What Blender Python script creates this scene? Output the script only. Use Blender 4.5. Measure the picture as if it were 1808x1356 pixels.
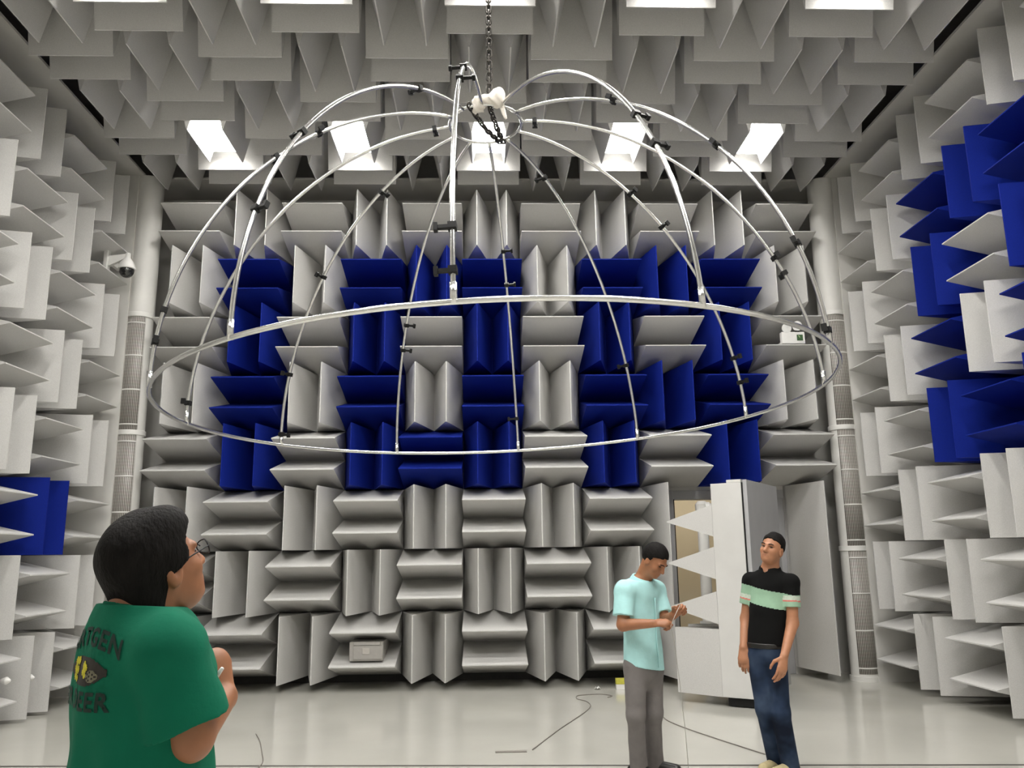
import bpy, bmesh, math, random
import numpy as np
from mathutils import Vector, Matrix
from mathutils.bvhtree import BVHTree

sc = bpy.context.scene
for o in list(bpy.data.objects):
    bpy.data.objects.remove(o, do_unlink=True)
COL = sc.collection

# ------------------------------------------------------------------ camera
cd = bpy.data.cameras.new('camera'); cam = bpy.data.objects.new('camera', cd); COL.objects.link(cam)
cd.sensor_width = 36.0; cd.sensor_fit = 'HORIZONTAL'
cd.lens = 36.0 * 1457.57 / 1808.0
cd.clip_start = 0.05; cd.clip_end = 100
_r = Vector((0.99931, -0.03510, -0.01231)); _u = Vector((0.00548, -0.20065, 0.97965)); _f = Vector((0.03446, 0.97909, 0.20040))
_r = (_f.cross(_u)).normalized(); _u = (_r.cross(_f)).normalized()
cam.matrix_world = Matrix(((_r.x, _u.x, -_f.x, -0.1216), (_r.y, _u.y, -_f.y, -10.4134), (_r.z, _u.z, -_f.z, 1.6143), (0, 0, 0, 1)))
sc.camera = cam

# ------------------------------------------------------------------ world, exposure
w = bpy.data.worlds.new('world'); sc.world = w; w.use_nodes = True
w.node_tree.nodes['Background'].inputs[0].default_value = (0.9, 0.95, 1.0, 1)
w.node_tree.nodes['Background'].inputs[1].default_value = 0.0
sc.view_settings.view_transform = 'Standard'; sc.view_settings.look = 'None'
sc.view_settings.exposure = 0.0; sc.view_settings.gamma = 1.0
sc.view_settings.use_curve_mapping = False
LAMP = {2: 52.0, 6: 98.0, 10: 121.0}          # strength of the ceiling lamp panels, row by row from the back wall

# ------------------------------------------------------------------ room numbers (metres)
P = 0.8                                   # wedge unit pitch
SZ = 0.98955 * P                          # row pitch on the back wall
FZ = 0.12 * P                             # lowest wedge edge above the floor
D = 1.0436 * P                            # wedge depth
BB = 0.09                                 # base block behind each wedge pair
XR, YR, PYR, PZR, ZR0 = 5.8688 * P, 0.0875 * P, 1.0164 * P, 1.0125 * P, FZ - 0.0243 * P
XL, YL, PYL, PZL, ZL0 = -5.9221 * P, 0.0040 * P, 1.0371 * P, 1.0123 * P, FZ - 0.0778 * P
ZC, YC, PYC, PXC, XC0 = FZ + 8.0181 * P, 0.2801 * P, 1.0378 * P, 1.0396 * P, -0.0526 * P
WALL_Y = D + BB; WALL_XR = XR + D + BB; WALL_XL = XL - D - BB; CEIL_Z = ZC + D + BB; FRONT_Y = -15.5 * P

# ------------------------------------------------------------------ materials
def new_mat(name):
    m = bpy.data.materials.new(name); m.use_nodes = True
    return m, m.node_tree, m.node_tree.nodes['Principled BSDF']
def mat(name, col, rough=0.6, metal=0.0, noise=0.0, nscale=40.0, bump=0.0, bscale=200.0, spec=0.5, stretch=None, coat=0.0):
    m, nt, b = new_mat(name)
    b.inputs['Roughness'].default_value = rough; b.inputs['Metallic'].default_value = metal
    b.inputs['Specular IOR Level'].default_value = spec
    b.inputs['Coat Weight'].default_value = coat
    b.inputs['Base Color'].default_value = (*col, 1)
    tc = nt.nodes.new('ShaderNodeTexCoord'); src = tc.outputs['Object']
    if stretch:
        mp = nt.nodes.new('ShaderNodeMapping'); mp.inputs['Scale'].default_value = stretch
        nt.links.new(src, mp.inputs[0]); src = mp.outputs[0]
    if noise:
        n = nt.nodes.new('ShaderNodeTexNoise'); n.inputs['Scale'].default_value = nscale; n.inputs['Detail'].default_value = 4
        nt.links.new(src, n.inputs['Vector'])
        r = nt.nodes.new('ShaderNodeMapRange'); r.inputs['From Min'].default_value = .25; r.inputs['From Max'].default_value = .75
        r.inputs['To Min'].default_value = 1 - noise; r.inputs['To Max'].default_value = 1 + noise
        nt.links.new(n.outputs['Fac'], r.inputs['Value'])
        mx = nt.nodes.new('ShaderNodeVectorMath'); mx.operation = 'SCALE'; mx.inputs[0].default_value = col
        nt.links.new(r.outputs[0], mx.inputs['Scale']); nt.links.new(mx.outputs[0], b.inputs['Base Color'])
    if bump:
        n2 = nt.nodes.new('ShaderNodeTexNoise'); n2.inputs['Scale'].default_value = bscale; n2.inputs['Detail'].default_value = 3
        nt.links.new(src, n2.inputs['Vector'])
        bp = nt.nodes.new('ShaderNodeBump'); bp.inputs['Strength'].default_value = bump; bp.inputs['Distance'].default_value = 0.01
        nt.links.new(n2.outputs['Fac'], bp.inputs['Height']); nt.links.new(bp.outputs[0], b.inputs['Normal'])
    return m
def emit(name, col, s):
    m, nt, b = new_mat(name)
    b.inputs['Base Color'].default_value = (*col, 1); b.inputs['Emission Color'].default_value = (*col, 1); b.inputs['Emission Strength'].default_value = s
    return m
M = {}
M['white'] = mat('white_absorber', (0.56, 0.553, 0.535), 0.7, noise=0.10, nscale=130, bump=0.05, bscale=260, spec=0.25)
M['blue'] = mat('blue_absorber', (0.003, 0.014, 0.20), 0.75, noise=0.12, nscale=130, bump=0.05, bscale=260, spec=0.15)
M['wall'] = mat('painted_wall', (0.60, 0.59, 0.56), 0.6, noise=0.04, nscale=3)
M['soffit'] = mat('soffit_panel', (0.50, 0.49, 0.46), 0.6, noise=0.04, nscale=3)
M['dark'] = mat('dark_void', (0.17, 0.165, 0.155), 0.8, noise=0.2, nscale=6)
M['trim'] = mat('white_trim', (0.72, 0.71, 0.68), 0.45, noise=0.03, nscale=5)
M['leaf'] = mat('door_white', (0.60, 0.595, 0.575), 0.5, noise=0.04, nscale=4)
M['tan'] = mat('corridor_paint', (0.60, 0.535, 0.41), 0.6, noise=0.04, nscale=3)
M['grey'] = mat('door_grey', (0.40, 0.40, 0.41), 0.5, noise=0.05, nscale=4)
M['alu'] = mat('aluminium_tube', (0.80, 0.80, 0.78), 0.22, metal=1.0, noise=0.06, nscale=30, bump=0.02, bscale=90)
M['chain'] = mat('blackened_steel', (0.06, 0.055, 0.05), 0.35, metal=1.0, noise=0.3, nscale=60)
M['black'] = mat('black_plastic', (0.010, 0.010, 0.010), 0.5, noise=0.2, nscale=60, spec=.2)
M['plastic'] = mat('white_plastic', (0.78, 0.77, 0.74), 0.35, noise=0.03, nscale=20)
M['greypl'] = mat('grey_plastic', (0.36, 0.345, 0.32), 0.5, noise=0.05, nscale=20)
M['cloth'] = mat('white_cloth', (0.78, 0.73, 0.66), 0.9, noise=0.06, nscale=40, bump=0.3, bscale=50)
M['glass'] = mat('dark_dome', (0.01, 0.01, 0.01), 0.05, noise=0.1, nscale=20, coat=1.0)
M['green'] = mat('sign_green', (0.05, 0.11, 0.045), 0.4, noise=0.1, nscale=90)
M['yellow'] = mat('yellow_card', (0.50, 0.47, 0.06), 0.6, noise=0.1, nscale=30)
M['cable'] = mat('grey_cable', (0.20, 0.18, 0.16), 0.5, noise=0.1, nscale=40)
M['string'] = mat('pale_string', (0.42, 0.40, 0.36), 0.8, noise=0.1, nscale=90)
M['bulb'] = mat('lamp_reflector', (0.85, 0.85, 0.82), 0.25, noise=0.03, nscale=30)
for _k in LAMP: M['lamp%d' % _k] = emit('lamp_diffuser', (1.0, 0.975, 0.935), LAMP[_k])
M['seam'] = mat('floor_seam', (0.07, 0.065, 0.06), 0.7, noise=0.2, nscale=30)
M['brown'] = mat('brown_rod', (0.25, 0.17, 0.10), 0.5, noise=0.2, nscale=40)
M['pink'] = mat('pink_rag', (0.55, 0.30, 0.30), 0.8, noise=0.2, nscale=40)
# glossy epoxy floor
m, nt, b = new_mat('epoxy_floor'); M['floor'] = m
tc = nt.nodes.new('ShaderNodeTexCoord')
n1 = nt.nodes.new('ShaderNodeTexNoise'); n1.inputs['Scale'].default_value = 1.3; n1.inputs['Detail'].default_value = 5
n2 = nt.nodes.new('ShaderNodeTexNoise'); n2.inputs['Scale'].default_value = 14; n2.inputs['Detail'].default_value = 6
nt.links.new(tc.outputs['Object'], n1.inputs['Vector']); nt.links.new(tc.outputs['Object'], n2.inputs['Vector'])
cr = nt.nodes.new('ShaderNodeValToRGB')
cr.color_ramp.elements[0].position = .25; cr.color_ramp.elements[0].color = (0.47, 0.46, 0.415, 1)
cr.color_ramp.elements[1].position = .75; cr.color_ramp.elements[1].color = (0.52, 0.508, 0.462, 1)
nt.links.new(n1.outputs['Fac'], cr.inputs[0]); nt.links.new(cr.outputs[0], b.inputs['Base Color'])
rr = nt.nodes.new('ShaderNodeMapRange'); rr.inputs['To Min'].default_value = .09; rr.inputs['To Max'].default_value = .15
nt.links.new(n2.outputs['Fac'], rr.inputs['Value']); nt.links.new(rr.outputs[0], b.inputs['Roughness'])
b.inputs['Specular IOR Level'].default_value = .75
bp = nt.nodes.new('ShaderNodeBump'); bp.inputs['Strength'].default_value = .02; bp.inputs['Distance'].default_value = .02
nt.links.new(n1.outputs['Fac'], bp.inputs['Height']); nt.links.new(bp.outputs[0], b.inputs['Normal'])
# slotted metal of the air diffusers: fine vertical slots
m, nt, b = new_mat('slotted_metal'); M['grille'] = m
tc = nt.nodes.new('ShaderNodeTexCoord'); sx = nt.nodes.new('ShaderNodeSeparateXYZ'); nt.links.new(tc.outputs['Object'], sx.inputs[0])
at = nt.nodes.new('ShaderNodeMath'); at.operation = 'ARCTAN2'; nt.links.new(sx.outputs[1], at.inputs[0]); nt.links.new(sx.outputs[0], at.inputs[1])
ml = nt.nodes.new('ShaderNodeMath'); ml.operation = 'MULTIPLY'; ml.inputs[1].default_value = 52; nt.links.new(at.outputs[0], ml.inputs[0])
sn = nt.nodes.new('ShaderNodeMath'); sn.operation = 'SINE'; nt.links.new(ml.outputs[0], sn.inputs[0])
mlz = nt.nodes.new('ShaderNodeMath'); mlz.operation = 'MULTIPLY'; mlz.inputs[1].default_value = 150; nt.links.new(sx.outputs[2], mlz.inputs[0])
snz = nt.nodes.new('ShaderNodeMath'); snz.operation = 'SINE'; nt.links.new(mlz.outputs[0], snz.inputs[0])
mz = nt.nodes.new('ShaderNodeMath'); mz.operation = 'MULTIPLY_ADD'; mz.inputs[1].default_value = .12; nt.links.new(snz.outputs[0], mz.inputs[0]); nt.links.new(sn.outputs[0], mz.inputs[2])
cr = nt.nodes.new('ShaderNodeValToRGB'); cr.color_ramp.elements[0].position = .1; cr.color_ramp.elements[0].color = (0.16, 0.145, 0.13, 1)
cr.color_ramp.elements[1].position = .75; cr.color_ramp.elements[1].color = (0.60, 0.58, 0.54, 1)
nt.links.new(mz.outputs[0], cr.inputs[0]); nt.links.new(cr.outputs[0], b.inputs['Base Color']); b.inputs['Roughness'].default_value = .4

# ------------------------------------------------------------------ helpers
def link(o, parent=None):
    COL.objects.link(o)
    if parent is not None: o.parent = parent
    return o
def mesh_obj(name, verts, faces, material, parent=None, smooth=False):
    me = bpy.data.meshes.new(name); me.from_pydata([tuple(v) for v in verts], [], [tuple(f) for f in faces]); me.update()
    if isinstance(material, (list, tuple)):
        for q in material: me.materials.append(q)
    else: me.materials.append(material)
    if smooth: me.polygons.foreach_set('use_smooth', [True] * len(me.polygons))
    return link(bpy.data.objects.new(name, me), parent)
def bm_obj(name, bm, material, parent=None, smooth=False, bevel=0.0, seg=2):
    me = bpy.data.meshes.new(name)
    bmesh.ops.recalc_face_normals(bm, faces=bm.faces[:])
    bm.to_mesh(me); bm.free()
    for q in (material if isinstance(material, (list, tuple)) else [material]): me.materials.append(q)
    if smooth: me.polygons.foreach_set('use_smooth', [True] * len(me.polygons))
    o = link(bpy.data.objects.new(name, me), parent)
    if bevel:
        md = o.modifiers.new('bevel', 'BEVEL'); md.width = bevel; md.segments = seg; md.limit_method = 'ANGLE'
    return o
def add_box(bm, lo, hi, mtx=None):
    vs = [bm.verts.new((x, y, z)) for x in (lo[0], hi[0]) for y in (lo[1], hi[1]) for z in (lo[2], hi[2])]
    for f in ((0, 1, 3, 2), (4, 6, 7, 5), (0, 4, 5, 1), (2, 3, 7, 6), (0, 2, 6, 4), (1, 5, 7, 3)): bm.faces.new([vs[i] for i in f])
    if mtx is not None: bmesh.ops.transform(bm, matrix=mtx, verts=vs)
    return vs
def box(name, lo, hi, material, parent=None, bevel=0.0, mtx=None):
    bm = bmesh.new(); add_box(bm, lo, hi, mtx); return bm_obj(name, bm, material, parent, bevel=bevel)
def empty(name, loc=(0, 0, 0), parent=None):
    o = bpy.data.objects.new(name, None); o.location = loc; o.empty_display_size = .1
    return link(o, parent)
def tag(o, label, cat=None, group=None, kind=None):
    if label: o['label'] = label
    if cat: o['category'] = cat
    if group: o['group'] = group
    if kind: o['kind'] = kind
    return o
def tube_data(path, rad, sides=10, closed=False):
    path = [Vector(q) for q in path]; n = len(path); rads = rad if isinstance(rad, (list, tuple)) else [rad] * n
    V, F = [], []; up = None
    for i, q in enumerate(path):
        a = path[(i - 1) % n] if (closed or i) else q; c = path[(i + 1) % n] if (closed or i < n - 1) else q
        t = (c - a).normalized()
        if up is None: up = Vector((0, 0, 1)) if abs(t.z) < .9 else Vector((1, 0, 0))
        s = t.cross(up); s = s.normalized() if s.length > 1e-6 else Vector((1, 0, 0)); up = s.cross(t).normalized()
        for k in range(sides):
            g = 2 * math.pi * k / sides; V.append(q + (s * math.cos(g) + up * math.sin(g)) * rads[i])
    for i in range(n if closed else n - 1):
        j = (i + 1) % n
        for k in range(sides):
            l = (k + 1) % sides; F.append((i * sides + k, i * sides + l, j * sides + l, j * sides + k))
    if not closed: F.append(tuple(range(sides))[::-1]); F.append(tuple((n - 1) * sides + k for k in range(sides)))
    return V, F
def tube(name, path, rad, material, parent=None, sides=10, closed=False):
    V, F = tube_data(path, rad, sides, closed)
    return mesh_obj(name, V, F, material, parent, smooth=True)
def lathe(name, prof, material, parent=None, sides=32, mtx=None):
    V, F = [], []
    for (r, z) in prof:
        for k in range(sides):
            g = 2 * math.pi * k / sides; V.append(Vector((r * math.cos(g), r * math.sin(g), z)))
    for i in range(len(prof) - 1):
        for k in range(sides):
            l = (k + 1) % sides; F.append((i * sides + k, i * sides + l, (i + 1) * sides + l, (i + 1) * sides + k))
    F.append(tuple(range(sides))[::-1]); F.append(tuple((len(prof) - 1) * sides + k for k in range(sides)))
    if mtx is not None: V = [mtx @ v for v in V]
    o = mesh_obj(name, V, F, material, parent, smooth=True)
    md = o.modifiers.new('split', 'EDGE_SPLIT'); md.split_angle = math.radians(40)
    return o

# ------------------------------------------------------------------ room shell
DX0, DX1, DZ = 3.0 * P, 5.0 * P, FZ + 2.94 * SZ          # doorway
floor = box('floor', (WALL_XL - .2, FRONT_Y - .2, -.12), (WALL_XR + .2, WALL_Y + 2.6, 0), M['floor']); tag(floor, 'glossy light grey epoxy floor', kind='structure')
bm = bmesh.new()
add_box(bm, (WALL_XL - .2, WALL_Y, 0), (DX0, WALL_Y + .2, CEIL_Z + .2)); add_box(bm, (DX1, WALL_Y, 0), (WALL_XR + .2, WALL_Y + .2, CEIL_Z + .2)); add_box(bm, (DX0, WALL_Y, DZ), (DX1, WALL_Y + .2, CEIL_Z + .2))
wall_back = tag(bm_obj('wall_back', bm, M['wall']), 'back wall covered in white and blue acoustic wedges', kind='structure')
wall_left = tag(box('wall_left', (WALL_XL - .2, FRONT_Y, 0), (WALL_XL, WALL_Y, CEIL_Z + .2), M['wall']), 'left wall covered in acoustic wedges', kind='structure')
wall_right = tag(box('wall_right', (WALL_XR, FRONT_Y, 0), (WALL_XR + .2, WALL_Y, CEIL_Z + .2), M['wall']), 'right wall covered in white and blue acoustic wedges', kind='structure')
wall_front = tag(box('wall_front', (WALL_XL - .2, FRONT_Y - .2, 0), (WALL_XR + .2, FRONT_Y, CEIL_Z + .2), M['wall']), 'wall behind the photographer', kind='structure')
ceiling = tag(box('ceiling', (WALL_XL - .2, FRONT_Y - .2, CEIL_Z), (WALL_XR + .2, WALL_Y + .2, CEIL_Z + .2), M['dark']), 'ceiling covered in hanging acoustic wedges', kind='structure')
SOZ = FZ + 8.23 * P
for i, (lo, hi) in enumerate((((5.79 * P, FRONT_Y, SOZ), (WALL_XR, WALL_Y, SOZ + .03)), ((WALL_XL, FRONT_Y, SOZ), (-5.86 * P, WALL_Y, SOZ + .03)), ((-5.86 * P, .30 * P, SOZ), (5.79 * P, WALL_Y, SOZ + .03)))):
    tag(box('trim_%d' % (i + 1), lo, hi, M['soffit']), 'flat grey soffit panel between wall and ceiling wedges', kind='structure')
M['base'] = mat('painted_gap_dark', (0.035, 0.034, 0.032), 0.7, noise=.2, nscale=8)  # near-black strips put the darkness of the gap below the wedges into colour
tag(box('baseboard_back', (WALL_XL, WALL_Y - .03, 0), (DX0 - .03, WALL_Y, FZ + .02), M['base']), 'near-black strip standing in for the dark gap under the back wedges', kind='structure')
tag(box('baseboard_left', (WALL_XL, FRONT_Y, 0), (WALL_XL + .03, .15 * P, FZ + .02), M['base']), 'near-black strip standing in for the dark gap under the left wedges', kind='structure')
tag(box('baseboard_right', (WALL_XR - .03, FRONT_Y, 0), (WALL_XR, .15 * P, FZ + .02), M['base']), 'near-black strip standing in for the dark gap under the right wedges', kind='structure')
# corridor behind the doorway
bm = bmesh.new(); y0, y1 = WALL_Y + .2, WALL_Y + 2.4
add_box(bm, (DX0 - .5, y1, 0), (DX1 + .8, y1 + .1, 3.0)); add_box(bm, (DX0 - .6, y0, 0), (DX0 - .5, y1, 3.0)); add_box(bm, (DX1 + .8, y0, 0), (DX1 + .9, y1, 3.0)); add_box(bm, (DX0 - .6, y0, 3.0), (DX1 + .9, y1 + .1, 3.1))
tag(bm_obj('wall_corridor', bm, M['tan']), 'tan corridor walls beyond the doorway', kind='structure')
cl = box('corridor_lamp', (DX0 + .2, y0 + .9, 2.93), (DX0 + 1.4, y0 + 1.2, 2.995), emit('corridor_glow', (1, .93, .8), 14.0)); tag(cl, 'flat corridor ceiling lamp beyond the doorway', 'lamp')
# door frame
bm = bmesh.new()
add_box(bm, (DX0 - .02, WALL_Y - .10, 0), (DX0 + .05, WALL_Y + .22, DZ)); add_box(bm, (DX1 - .28, WALL_Y - .02, 0), (DX1 - .16, WALL_Y + .22, DZ)); add_box(bm, (DX1 - .16, WALL_Y + .02, 0), (DX1, WALL_Y + .22, DZ)); add_box(bm, (DX0, WALL_Y - .02, DZ - .12), (DX1, WALL_Y + .22, DZ))
fr = bm_obj('door_frame', bm, M['grey'], wall_back, bevel=.006)
box('door_seal', (DX0 + .051, WALL_Y - .04, .02), (DX0 + .075, WALL_Y + .16, DZ - .12), M['black'], wall_back)
tag(box('trim_4', (-5.9 * P, -3.56, .0005), (5.9 * P, -3.535, .0035), M['seam'], mtx=Matrix.Rotation(math.radians(-4.5), 4, 'Z')), 'thin dark joint across the floor', kind='structure')

# ------------------------------------------------------------------ acoustic wedge units
TIP = .012
WMESH = {}
def wedge_mesh(key, across, length, depth, m):
    k = (key, m.name)
    if k in WMESH: return WMESH[k]
    a, l, t = across / 2 - .002, length / 2 - .002, TIP / 2
    V = [(-a, -l, -depth), (a, -l, -depth), (t, -l, 0), (-t, -l, 0), (-a, l, -depth), (a, l, -depth), (t, l, 0), (-t, l, 0)]
    F = [(0, 1, 2, 3), (5, 4, 7, 6), (1, 5, 6, 2), (4, 0, 3, 7), (3, 2, 6, 7), (4, 5, 1, 0)]
    me = bpy.data.meshes.new('wedge'); me.from_pydata(V, [], F); me.materials.append(m); me.update(); WMESH[k] = me
    return me
def base_mesh(key, a, b, m):
    k = ('base', key, m.name)
    if k in WMESH: return WMESH[k]
    bm = bmesh.new(); add_box(bm, (-a / 2 + .004, -b / 2 + .004, -D - BB + .002), (a / 2 - .004, b / 2 - .004, -D + .001))
    bmesh.ops.recalc_face_normals(bm, faces=bm.faces[:])
    me = bpy.data.meshes.new('wedge_unit'); bm.to_mesh(me); bm.free(); me.materials.append(m); WMESH[k] = me
    return me
def unit(wall, key, pos, ax_a, ax_b, ax_n, a, b, orient, m):
    """one absorber block: base plate + two wedges.  ridge runs along a for 'H', along b for 'V'"""
    o = bpy.data.objects.new('wedge_unit', base_mesh(key, a, b, m))
    X, Y, Z = Vector(ax_a), Vector(ax_b), Vector(ax_n)
    o.matrix_basis = Matrix(((X.x, Y.x, Z.x, pos[0]), (X.y, Y.y, Z.y, pos[1]), (X.z, Y.z, Z.z, pos[2]), (0, 0, 0, 1)))
    link(o, wall)
    if m is M['blue']: o['label'] = 'cobalt blue wedge unit'
    for s in (-1, 1):
        if orient == 'V':
            c = bpy.data.objects.new('wedge', wedge_mesh(key + 'V', a / 2, b, D, m)); c.location = (s * a / 4, 0, 0)
        else:
            c = bpy.data.objects.new('wedge', wedge_mesh(key + 'H', b / 2, a, D, m)); c.matrix_basis = Matrix.Translation((0, s * b / 4, 0)) @ Matrix.Rotation(math.pi / 2, 4, 'Z')
        link(c, o)
    return o
BLUE_BACK = {2: (2, 4, 5, 6, 8, 9, 10), 3: (2, 4, 6, 8, 10), 4: (2, 4, 6, 8, 9, 10), 5: (2, 4, 5, 6, 8, 10)}
for r in range(1, 9):
    for c in range(1, 12):
        if r >= 6 and c in (9, 10, 11): continue
        unit(wall_back, 'b', ((c - 6) * P, 0, FZ + (8.5 - r) * SZ), (1, 0, 0), (0, 0, 1), (0, -1, 0), P, SZ, 'H' if (r + c) % 2 == 0 else 'V', M['blue'] if c in BLUE_BACK.get(r, ()) else M['white'])
# tall single wedges flanking the doorway
for xc in (2.75, 5.25):
    o = bpy.data.objects.new('tall_wedge', wedge_mesh('tall', P / 2, 3 * SZ, D, M['white'])); o.matrix_basis = Matrix(((1, 0, 0, xc * P), (0, 0, -1, 0), (0, 1, 0, FZ + 1.5 * SZ), (0, 0, 0, 1))); link(o, wall_back)
    box('tall_wedge_base', (xc * P - P / 4 + .004, D - .001, FZ), (xc * P + P / 4 - .004, D + BB, FZ + 3 * SZ), M['white'], wall_back)
BLUE_RIGHT = {2: (3, 4, 5), 3: (3, 5), 4: (3, 5), 5: (3, 4, 5)}
for r in range(1, 9):
    for c in range(1, 9):
        oR = 'V' if (r + c) % 2 == 0 else 'H'
        # local a = along y, b = along z
        unit(wall_right, 'r', (XR, YR - (c - .5) * PYR, ZR0 + (8.5 - r) * PZR), (0, -1, 0), (0, 0, 1), (-1, 0, 0), PYR, PZR, oR, M['blue'] if c in BLUE_RIGHT.get(r, ()) else M['white'])
        unit(wall_left, 'l', (XL, YL - (c - .5) * PYL, ZL0 + (8.5 - r) * PZL), (0, 1, 0), (0, 0, 1), (1, 0, 0), PYL, PZL, oR, M['blue'] if (r, c) in ((6, 2),) else M['white'])
for r in range(1, 9):
    for c in range(1, 12):
        unit(ceiling, 'c', (XC0 + (c - 6) * PXC, YC - (r - .5) * PYC, ZC), (1, 0, 0), (0, -1, 0), (0, 0, -1), PXC, PYC, 'H' if (r + c) % 2 == 1 else 'V', M['white'])

# ------------------------------------------------------------------ ceiling lamps in the grooves
ORD = ('leftmost', 'second from left', 'middle', 'second from right', 'rightmost')
for row, where in ((2, 'ceiling lamp of the row near the back wall'), (6, 'ceiling lamp of the row above the top of the frame'), (10, 'ceiling lamp of the row over the photographer')):
    for i, c in enumerate((2, 4, 6, 8, 10)):
        x, y = XC0 + (c - 6) * PXC, YC - (row - .5) * PYC
        t = empty('ceiling_lamp', (x, y, ZC + .135)); tag(t, '%s bright white %s' % (ORD[i], where), 'lamp', 'ceiling lamps')
        hw, hl = .168, PYC * .465
        bm = bmesh.new(); add_box(bm, (-hw * .9, -hl, .012), (hw * .9, hl, .09))
        bm_obj('housing', bm, M['plastic'], t)
        box('diffuser', (-hw, -hl, .0), (hw, hl, .0115), M['lamp%d' % row], t)

# ------------------------------------------------------------------ open door with its own wedges
ang = math.radians(33); e1 = Vector((math.sin(ang), math.cos(ang), 0)); e2 = Vector((-math.cos(ang), math.sin(ang), 0)); R0 = Vector((3.40 * P, -1.89 * P, FZ))
def LM(): return Matrix(((e1.x, e2.x, 0, R0.x), (e1.y, e2.y, 0, R0.y), (0, 0, 1, R0.z), (0, 0, 0, 1)))   # local x along leaf, y to wedge side, z up
door = empty('door_1'); door.matrix_basis = LM(); tag(door, 'open thick white door with wedge fins on its left side', kind='structure')
TH, LL, HH = .5 * P, 1.6 * P, 2.80 * P
box('leaf', (0, .06, 0), (LL, TH, HH), M['leaf'], door, bevel=.004)
box('outer_plate', (.01, 0, -.02), (LL + .05, .045, HH + .03), M['grey'], door, bevel=.004)
box('seal_strip', (.004, .045, .0), (LL, .06, HH), M['black'], door)
box('top_cap', (0, .06, HH), (LL, TH * .55, HH + .035), M['leaf'], door, bevel=.004)
FD = .66 * P
for zc in (2.30, 1.73, 1.14):
    hz = .215 * P
    V = [(0, TH, zc * P - hz), (0, TH, zc * P + hz), (0, TH + FD, zc * P + .006), (0, TH + FD, zc * P - .006)]; V += [(LL / 2, y, z) for (_, y, z) in V]
    mesh_obj('door_fin', V, [(0, 1, 2, 3), (7, 6, 5, 4), (1, 5, 6, 2), (4, 0, 3, 7), (3, 2, 6, 7)], M['white'], door)
for k in range(3):
    x0 = .0 + k * LL / 3; x1 = x0 + LL / 3; xm = x0 + LL / 12
    V = [(x0, TH, 0), (x1, TH, 0), (xm + .006, TH + FD, 0), (xm - .006, TH + FD, 0)]; V += [(x, y, .86 * P) for (x, y, _) in V]
    mesh_obj('door_wedge', V, [(0, 3, 2, 1), (4, 5, 6, 7), (0, 4, 7, 3), (1, 2, 6, 5), (3, 7, 6, 2), (0, 1, 5, 4)], M['white'], door)
for k in range(2):
    z0 = .86 * P + k * 0
box('drop_seal', (.03, .08, -.085), (LL - .03, TH - .05, -.002), M['black'], door)
rg = box('pink_rag', (.06, .12, -.07), (.13, .15, -.01), M['pink'], door)
# swing post and arm that carry the door
hp = empty('hinge_post', (3.36 * P, .34 * P, 0)); tag(hp, 'white round hinge post behind the door fins', 'post')
lathe('post', [(.07, 0), (.07, 2.06), (.085, 2.07), (.085, 2.20), (.05, 2.24)], M['trim'], hp, 20)
tube('arm', [(0, 0, 2.15), (.25, -.22, 2.17), (.60, -.62, 2.17)], .05, M['trim'], hp, 14)
lathe('arm_collar', [(.075, -.03), (.075, .03)], M['plastic'], hp, 16, Matrix.Translation((.05, -.05, 2.15)) @ Matrix.Rotation(math.pi / 2, 4, 'Y'))

# ------------------------------------------------------------------ air diffuser columns in the corners
for side, cx, sgn in (('left', -5.83 * P, -1), ('right', 5.79 * P, 1)):
    xw = WALL_XL if sgn < 0 else WALL_XR
    tag(box('trim_%d' % (5 if sgn < 0 else 6), (min(cx + sgn * .10, xw), .155 * P, 0), (max(cx + sgn * .10, xw), .19 * P, SOZ), M['wall']), 'flat white closing panel in the %s back corner' % side, kind='structure')
    t = empty('air_diffuser_column', (cx, .36 * P, 0)); tag(t, 'tall round slotted air column in the %s back corner' % side, 'air diffuser', 'corner air columns')
    RA = .165
    lathe('duct', [(RA + .010, 4.74), (RA + .010, SOZ)], M['trim'], t, 48)
    lathe('core', [(RA, .05), (RA, 4.74)], M['trim'], t, 48)
    lathe('foot', [(RA + .02, 0), (RA + .02, .06)], M['trim'], t, 48)
    for k in range(3):
        z0 = .06 + k * 1.56; V, F = [], []; NS = 20
        def skin_(r, z): return [Vector((r * math.sin(sgn * q), -r * math.cos(sgn * q), z)) for q in np.linspace(math.radians(-46), math.radians(76), NS + 1)]
        V = skin_(RA + .003, z0 + .03) + skin_(RA + .003, z0 + 1.53); F = [(q, q + 1, NS + 2 + q, NS + 1 + q) for q in range(NS)]
        sct = mesh_obj('slotted_section', V, F, M['grille'], t, True); md = sct.modifiers.new('thick', 'SOLIDIFY'); md.thickness = .002
        lathe('flange', [(RA + .008, z0 + 1.525), (RA + .014, z0 + 1.53), (RA + .014, z0 + 1.585), (RA + .008, z0 + 1.59)], M['plastic'], t, 40)
        for zb in (.10, .55, 1.0, 1.44):
            V = skin_(RA + .006, z0 + zb - .009) + skin_(RA + .006, z0 + zb + .009); b_ = mesh_obj('band', V, F, M['trim'], sct, True); md = b_.modifiers.new('thick', 'SOLIDIFY'); md.thickness = .003

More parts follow.
